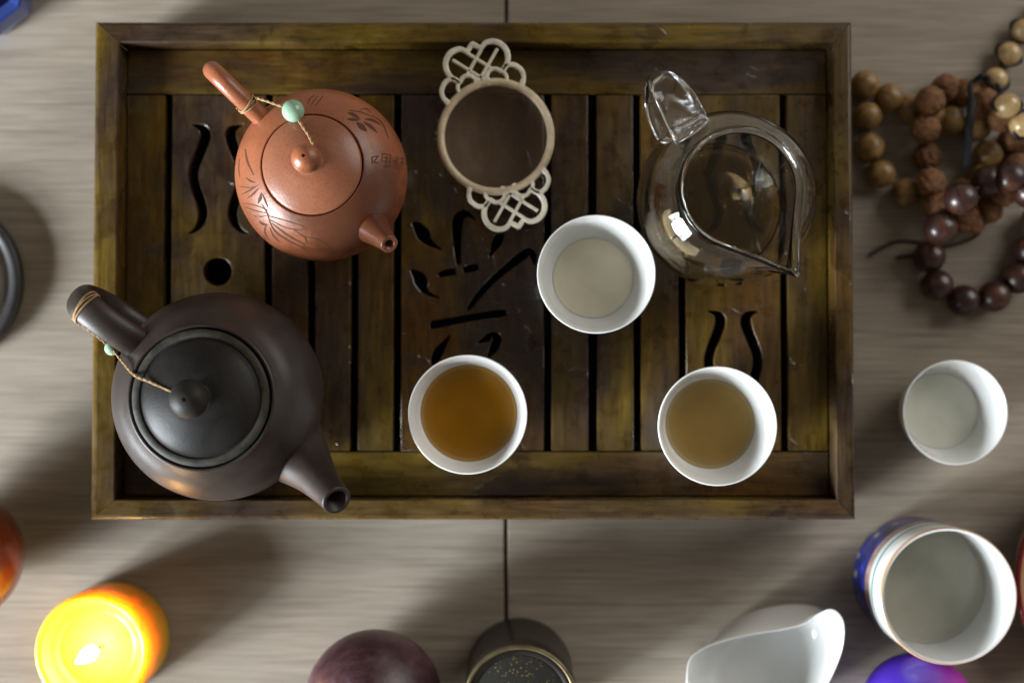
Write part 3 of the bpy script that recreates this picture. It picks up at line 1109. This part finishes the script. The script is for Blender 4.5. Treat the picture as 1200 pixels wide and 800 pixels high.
# (share of the rim outline, size, height as share of the rim's, extra height)
levels = [(0, 0.45, 0, 0.0002), (0, 0.74, 0, 0.0002), (0, 0.90, 0, 0.003), (0, 0.985, 0, 0.010), (0.05, 1.0, 0.36, 0.002), (0.35, 1.0, 0.64, 0.001), (0.75, 1.0, 0.88, 0), (0.96, 1.0, 0.985, 0), (1, 0.992, 1.015, 0), (1, 0.970, 1.02, 0),
          (1, 0.950, 0.98, 0), (0.7, 0.935, 0.82, 0), (0.3, 0.90, 0.55, 0), (0, 0.82, 0.28, 0.001), (0, 0.66, 0.10, 0.003), (0, 0.40, 0, 0.0045), (0, 0.15, 0, 0.004)]
for wr, sz, hs_, hx in levels:
    for p_, b_ in zip(rimv, bel):
        xy = b_.lerp(Vector((p_.x, p_.y, 0)), wr)
        xy = cen.lerp(xy, sz)
        vs.append(Vector((xy.x, xy.y, p_.z * hs_ + hx)))
for a_ in range(len(levels) - 1):
    for i in range(n):
        j = (i + 1) % n
        fs.append((a_ * n + i, a_ * n + j, a_ * n + n + j, a_ * n + n + i))
fs.append(tuple(range(n))[::-1])
fs.append(tuple((len(levels) - 1) * n + i for i in range(n)))
so = mesh_obj('scoop_body', vs, fs, MT['porcelain'], scp)
sm = so.modifiers.new('smooth', 'SUBSURF')
sm.levels = sm.render_levels = 1

# ================================================================== CANDLE
hc = 0.040
c = P(107, 764, hc)
BC = Vector((c.x, c.y, 0))
rc = 68 * 1000 / pxm(hc)
cd = thing('candle', 'lit yellow orange pillar candle glowing on the table', 'candle', BC)
a = Mat('candle_wax')
a.set(Base_Color=(0.80, 0.42, 0.022, 1), Roughness=0.42, Subsurface_Weight=1.0, Subsurface_Scale=0.03)
a.b.inputs['Subsurface Radius'].default_value = (1.0, 0.72, 0.10)
wax = a.m
lathe('wax', [(0, 0), (rc - 1, 0), (rc, 1), (rc, 36), (rc - 0.8, 39.0), (rc - 2.4, 40), (rc - 4.5, 39.4)] +
      catmull([(rc - 4.5, 39.4), (rc - 7.5, 35), (rc - 10.5, 30.4), (rc - 15, 28.6), (rc - 21, 28)], 6)[1:] + [(0, 28)], wax, cd, 72)
a = Mat('molten_wax')
a.set(Base_Color=(0.62, 0.47, 0.11, 1), Roughness=0.35, Specular_IOR_Level=0.2, Subsurface_Weight=0.6, Subsurface_Scale=0.008)
lathe('molten_pool', [(0, 29.0), (rc - 13, 29.0), (rc - 10.8, 28.9)], a.m, cd, 48)
tube('wick', [(0, 0, 0.028), (0.0004, 0, 0.032), (0.0022, 0.0010, 0.0385)], 0.0011, m_simple('wick', (0.03, 0.02, 0.015), 0.9), cd, 8)
a = Mat('flame')
em = a.n('ShaderNodeEmission')
em.inputs[0].default_value = (1.0, 0.62, 0.27, 1)
em.inputs[1].default_value = 110.0
a.l(em.outputs[0], a.out.inputs[0])
lathe('flame', [(0, 33.5)] + catmull([(1.2, 33.9), (3.4, 38), (4.2, 43), (3.5, 50), (2.0, 57), (0.5, 63)], 5) + [(0, 64.5)], a.m, cd, 24)

# ================================================================== ROUND THINGS AT THE EDGES
def ball_prof(r, squash=1.0, flat=0.25):
    z0 = -math.cos(flat)
    pr = [(0, 0)]
    for kx in range(0, 33):
        t = flat + (math.pi - flat) * kx / 32
        pr.append((r * math.sin(t), r * squash * (-math.cos(t) - z0)))
    pr[-1] = (0, pr[-1][1])
    return pr


# purple stone ball
a = Mat('purple_stone')
n1 = a.noise(a.coord((1, 1, 1)), 42, 8, 0.7, 0.8)
n2 = a.noise(a.coord((1, 1, 2)), 160, 5, 0.7, 0.5)
cA = a.ramp(n1, [(0.3, (0.024, 0.012, 0.016)), (0.48, (0.062, 0.025, 0.030)), (0.62, (0.092, 0.048, 0.056)), (0.8, (0.22, 0.155, 0.20))])
cB = a.ramp(n2, [(0.35, (0.55, 0.5, 0.55)), (0.6, (1.1, 1.05, 1.1))])
a.color(a.mix(1.0, cA, cB, 'MULTIPLY')).set(Roughness=0.38)
a.bump(n2, 0.3, 0.0008)
c = P(438, 819, 0.038)
o = lathe('stone_ball', ball_prof(39.5), a.m, None, 72, loc=(c.x, c.y, 0))
tag(o, 'mottled dark purple stone ball next to the dark tin', 'stone ball')

# violet ball
a = Mat('violet_glaze')
tc = a.n('ShaderNodeTexCoord')
sx = a.n('ShaderNodeSeparateXYZ')
a.l(tc.outputs['Object'], sx.inputs[0])
mr = a.n('ShaderNodeMapRange')
mr.inputs[1].default_value, mr.inputs[2].default_value = -0.012, 0.016
a.l(sx.outputs[0], mr.inputs[0])
a.color(a.ramp(mr.outputs[0], [(0.0, (0.055, 0.020, 0.34)), (0.45, (0.12, 0.02, 0.36)), (1.0, (0.42, 0.05, 0.42))])).set(Roughness=0.32)
c = P(1077, 832, 0.032)
o = lathe('violet_ball', ball_prof(32.5), a.m, None, 64, loc=(c.x, c.y, 0))
tag(o, 'smooth violet and magenta ball beside the large painted cup', 'ball')

# amber ball
a = Mat('amber_glaze')
n1 = a.noise(a.coord(), 30, 4, 0.6)
a.color(a.ramp(n1, [(0.3, (0.10, 0.020, 0.008)), (0.7, (0.20, 0.045, 0.012))])).set(Roughness=0.16, Coat_Weight=0.5, Coat_Roughness=0.05)
c = P(-54, 653, 0.036)
o = lathe('amber_ball', ball_prof(39.0), a.m, None, 64, loc=(c.x, c.y, 0))
tag(o, 'glossy red brown round ball catching the candle glow', 'ball')

# dark dish on the left
c = P(-77, 330, 0.010)
dk = thing('dish', 'round dish with a thick black rim and grey beige centre', 'dish', (c.x, c.y, 0))
rd = 102 * 1000 / pxm(0.010)
lathe('rim', [(rd - 9, 0.2), (rd - 3, 0.2), (rd - 0.6, 4), (rd, 8.5), (rd - 1.2, 10.6), (rd - 4, 11), (rd - 7.4, 9.6), (rd - 9.2, 6), (rd - 9.4, 2.6), (rd - 9, 0.2)], m_simple('dish_black', (0.022, 0.021, 0.022), 0.4, 0.5, 0.2, 60), dk, 96)
lathe('centre', [(0, 0.3), (rd - 9.2, 0.3), (rd - 9.2, 3.4), (0, 3.0)], m_simple('dish_centre', (0.27, 0.24, 0.19), 0.55, 0.4, 0.12, 30), dk, 72)

# red-rimmed dish on the right
c = P(1341, 683, 0.030)
dr = thing('lacquer_dish', 'round tan wooden dish with a thin red rim next to the painted cup', 'dish', (c.x, c.y, 0))
rd = 149 * 1000 / pxm(0.030)
lathe('bowl', [(0, 0.2), (rd - 22, 0.2), (rd - 12, 4), (rd - 4, 16), (rd - 0.5, 29), (rd - 1.0, 30), (rd - 2.6, 29.8), (rd - 6, 17), (rd - 15, 7), (rd - 26, 4.5), (0, 4.2)], m_simple('dish_tan', (0.34, 0.21, 0.115), 0.45, 0.5, 0.2, 30), dr, 96)
lathe('red_rim', [(rd - 0.9, 26.5), (rd - 0.1, 29.2), (rd - 0.9, 30.4), (rd - 2.4, 30.2)], m_simple('lacquer_red', (0.22, 0.012, 0.014), 0.25, 0.5), dr, 96)

# dark tin
ht = 0.070
c = P(610, 824, ht)
tn = thing('tin', 'dark round lidded tin with gold rim and gold speckled lid', 'tin', (c.x, c.y, 0))
rt = 67.5 * 1000 / pxm(ht)
MTd = m_simple('tin_dark', (0.011, 0.009, 0.007), 0.35, 0.5, 0.4, 70)
lathe('wall', [(0, 0.2), (rt - 1, 0.2), (rt, 1.2), (rt - 0.3, 4), (rt - 0.3, 48), (rt, 50), (rt, 67.5), (rt - 0.6, 69), (rt - 5, 69), (rt - 6, 68), (0, 68)], MTd, tn, 80)
lathe('gold_ring', [(rt + 0.05, 67.6), (rt - 0.2, 69.4), (rt - 1.2, 70.0), (rt - 2.3, 69.6), (rt - 2.6, 68.9)], m_simple('tin_gold', (0.13, 0.10, 0.05), 0.45, 0.5, 0.35, 150, metal=0.6), tn, 80)
a = Mat('tin_lid_print')
vz = a.coord()
vo = a.n('ShaderNodeTexVoronoi')
vo.inputs['Scale'].default_value = 520
a.l(vz, vo.inputs['Vector'])
nn = a.noise(a.coord(), 75, 3, 0.6)
dots = a.ramp(vo.outputs['Distance'], [(0.20, (1, 1, 1)), (0.34, (0, 0, 0))])
ms = a.ramp(nn, [(0.44, (0, 0, 0)), (0.56, (1, 1, 1))])
a.color(a.mix(a.mix(1.0, dots, ms, 'MULTIPLY'), (0.014, 0.013, 0.010), (0.13, 0.092, 0.03))).set(Roughness=0.45)
lathe('lid_panel', [(rt - 6.2, 68.1), (rt - 8, 68.5), (0, 68.9)], a.m, tn, 64)

# blue faceted thing at the corner
bl = Mat('blue_glass')
nb = bl.noise(bl.coord(), 25, 3, 0.5)
bl.color(bl.ramp(nb, [(0.3, (0.010, 0.018, 0.085)), (0.7, (0.035, 0.075, 0.33))])).set(Roughness=0.14)
c = P(-30, -22, 0.030)
ang = [R(-75 + 45 * kx) for kx in range(8)]
rings_ = [(0.022, 0.0), (0.024, 0.0008), (0.0300, 0.016), (0.0320, 0.030), (0.0305, 0.0315), (0.024, 0.030), (0.020, 0.012), (0.012, 0.008)]
vs = []
for i_, (r_, z_) in enumerate(rings_):
    for t in ang:
        vs.append(Vector((r_ * math.cos(t), r_ * math.sin(t), z_)))
fs = []
for i_ in range(len(rings_) - 1):
    for j_ in range(8):
        fs.append((i_ * 8 + j_, i_ * 8 + (j_ + 1) % 8, i_ * 8 + 8 + (j_ + 1) % 8, i_ * 8 + 8 + j_))
fs.append(tuple(range(8))[::-1])
fs.append(tuple((len(rings_) - 1) * 8 + j_ for j_ in range(8)))
o = mesh_obj('blue_holder', vs, fs, bl.m, None, smooth=False, loc=(c.x, c.y, 0))
tag(o, 'dark blue faceted glass holder at the table edge', 'glass holder')


# ================================================================== BEAD STRANDS
def m_bead(name, lo, mid, hi, rough, scale, bump, coat=0.0, stretch=(1, 1, 1)):
    a = Mat(name)
    n1 = a.noise(a.coord(stretch, 17.0), scale, 5, 0.65, 0.6)
    a.color(a.ramp(n1, [(0.3, lo), (0.5, mid), (0.72, hi)])).set(Roughness=rough, Coat_Weight=coat, Coat_Roughness=0.12)
    if bump:
        a.bump(a.noise(a.coord((1, 1, 1), 3.0), scale * 2.2, 3, 0.6), bump, 0.0012)
    return a.m


M_TAN = m_bead('bead_tan', (0.060, 0.026, 0.006), (0.20, 0.112, 0.030), (0.34, 0.215, 0.080), 0.42, 110, 0.25)
M_RUD = m_bead('bead_rough', (0.050, 0.018, 0.006), (0.18, 0.074, 0.022), (0.30, 0.135, 0.050), 0.65, 330, 1.0)
M_ROSE = m_bead('bead_rosewood', (0.014, 0.006, 0.006), (0.032, 0.012, 0.009), (0.105, 0.034, 0.014), 0.34, 75, 0.0, 0.08, (1, 1, 2.5))
M_CREAM = m_bead('bead_cream', (0.34, 0.21, 0.085), (0.46, 0.31, 0.14), (0.56, 0.41, 0.21), 0.24, 150, 0.0, 0.3, (0.4, 1, 1))
M_BLK = m_simple('cord_black', (0.010, 0.011, 0.013), 0.7, 0.3, 0.3, 500, 0.3, 900)
M_BRN = m_simple('cord_brown', (0.060, 0.040, 0.030), 0.75, 0.3, 0.3, 500)

placed = []          # (centre, radius) of every bead so far, so that later ones rest on earlier ones


def rest(px, py, r):
    z = r
    for _ in range(4):
        p = P(px, py, z)
        nz_ = r
        for q, rq in placed:
            d = math.hypot(p.x - q.x, p.y - q.y)
            if d < r + rq:
                nz_ = max(nz_, q.z + math.sqrt(max((r + rq) ** 2 - d * d, 0)) * 0.96)
        z = nz_
    return P(px, py, z)


def bead_mesh(r, rough, seed):
    rng = random.Random(seed)
    bm = bmesh.new()
    bmesh.ops.create_uvsphere(bm, u_segments=40, v_segments=26, radius=r)
    if rough:
        amp = rough * r
        ph = [(Vector((rng.gauss(0, 1), rng.gauss(0, 1), rng.gauss(0, 1))) * (10.0 if rough > 0.1 else 4.5) / r, rng.uniform(0, 6.28)) for _ in range(12)]
        for v in bm.verts:
            s = sum(math.sin(k_.dot(v.co) + f_) for k_, f_ in ph) / 3
            v.co *= 1 + amp / r * s * 0.5
    me = bpy.data.meshes.new('bead')
    bm.to_mesh(me)
    bm.free()
    me.shade_smooth()
    return me


def strand(name, label, pts, r, mat, cordmat, closed=True, rough=0.0, seeds=3, cord_r=0.0009):
    c0 = rest(*pts[0], r)
    t = thing(name, label, 'beads', (c0.x, c0.y, 0))
    meshes = []
    for sd in range(seeds):
        me = bead_mesh(r, rough, sd + 11 * len(pts))
        me.materials.append(mat)
        meshes.append(me)
    cs = [rest(*p_, r) for p_ in pts]
    for i, cpt in enumerate(cs):
        o = bpy.data.objects.new('bead', meshes[i % seeds])
        COL.objects.link(o)
        o.parent = t
        o.location = cpt - t.location
        o.rotation_euler = (random.uniform(0, 6), random.uniform(0, 6), random.uniform(0, 6))
        placed.append((cpt, r))
    loc = [cpt - t.location for cpt in cs]
    mesh_obj('string', *tube_data(loc, cord_r, 8, closed=closed), cordmat, t)
    return t, loc


strand('bead_bracelet', 'loop of mottled tan wooden beads lying against the tray side',
       [(1013, 100), (1042, 115), (1067, 127), (1091, 136), (1114, 142), (1144, 150), (1157, 181), (1149, 209), (1126, 226), (1094, 236), (1061, 226), (1032, 204), (1020, 173), (1016, 137)],
       0.0087, M_TAN, M_BRN, rough=0.03)
strand('bead_bracelet', 'loop of rough orange brown seed beads lying over the tan beads',
       [(1085, 151), (1090, 119), (1108, 104), (1131, 109), (1154, 121), (1172, 137), (1187, 164), (1190, 196), (1178, 224), (1158, 246), (1130, 255), (1101, 243), (1091, 214), (1086, 184)],
       0.0086, M_RUD, M_BRN, rough=0.11)
t, loc = strand('bead_bracelet', 'loop of glossy dark rosewood beads with loose cord ends and a ringed cone bead',
                [(1126, 233), (1102, 268), (1089, 301), (1098, 334), (1129, 352), (1165, 347), (1193, 326), (1207, 293), (1216, 258), (1207, 225), (1184, 209), (1157, 213)],
                0.0096, M_ROSE, M_BRN)
# ringed cone bead with copper wire and cord tails
pa, pb = P(1130, 246, 0.016) - t.location, P(1146, 268, 0.010) - t.location
pts_, rr_ = [], []
for kx in range(31):
    u = kx / 30
    pts_.append(pa.lerp(pb, u))
    rr_.append((0.0082 - 0.0034 * u) * (1 + 0.08 * math.sin(u * 6 * 2 * math.pi)))
mesh_obj('cone_bead', *tube_data(pts_, rr_, 20), m_simple('cone_bead', (0.20, 0.075, 0.022), 0.25, 0.5, 0.4, 160, coat=0.4), t)
tl_ = t.location
tails = [[P(1149, 271, 0.006), P(1138, 280, 0.003), P(1120, 286, 0.002), P(1108, 288, 0.0016), P(1088, 286, 0.0012), P(1071, 283, 0.0014), P(1052, 283, 0.0014), P(1036, 289, 0.0014), P(1019, 299, 0.0012)],
         [P(1104, 290, 0.0040), P(1090, 296, 0.0012), P(1069, 300, 0.0012), P(1051, 302, 0.0012)]]
for tt in tails:
    mesh_obj('cord_tail', *tube_data(catmull([p_ - tl_ for p_ in tt], 6), 0.0011, 8), M_BRN, t)
t, loc = strand('bead_bracelet', 'string of smooth cream beads bound in black cord',
                [(1226, 10), (1199, 37), (1182, 64), (1166, 94), (1180, 124), (1198, 146), (1222, 160)],
                0.0074, M_CREAM, M_BLK, closed=False, cord_r=0.0011)
# black cord winding past each cream bead, first on one side, then on the other
for sgn in (1, -1):
    pts_ = []
    for i, b in enumerate(loc):
        a_, b_ = loc[max(i - 1, 0)], loc[min(i + 1, len(loc) - 1)]
        d = (b_ - a_).normalized()
        s = Vector((-d.y, d.x, 0)).normalized()
        pts_.append(b + s * 0.0086 * sgn * (1 if i % 2 else -0.98))
        if i < len(loc) - 1:
            pts_.append(b.lerp(loc[i + 1], 0.5) + Vector((0, 0, 0.0012 * sgn)))
    mesh_obj('cord_braid', *tube_data(catmull(pts_, 6), 0.0012, 8), M_BLK, t)
# thick black cord end hanging over the beads
zt = 0.028
mesh_obj('cord_end', *tube_data(catmull([P(1139, 118, 0.030) - t.location, P(1137, 137, 0.032) - t.location, P(1135, 160, 0.027) - t.location, P(1131, 197, 0.023) - t.location], 6), 0.0025, 10), M_BLK, t)
mesh_obj('cord_knot', *tube_data(catmull([loc[3] + Vector((-0.004, 0.001, 0)), P(1152, 88, 0.026) - t.location, P(1143, 94, 0.024) - t.location, P(1137, 100, 0.024) - t.location, P(1139, 118, 0.030) - t.location], 6), 0.0015, 10), M_BLK, t)
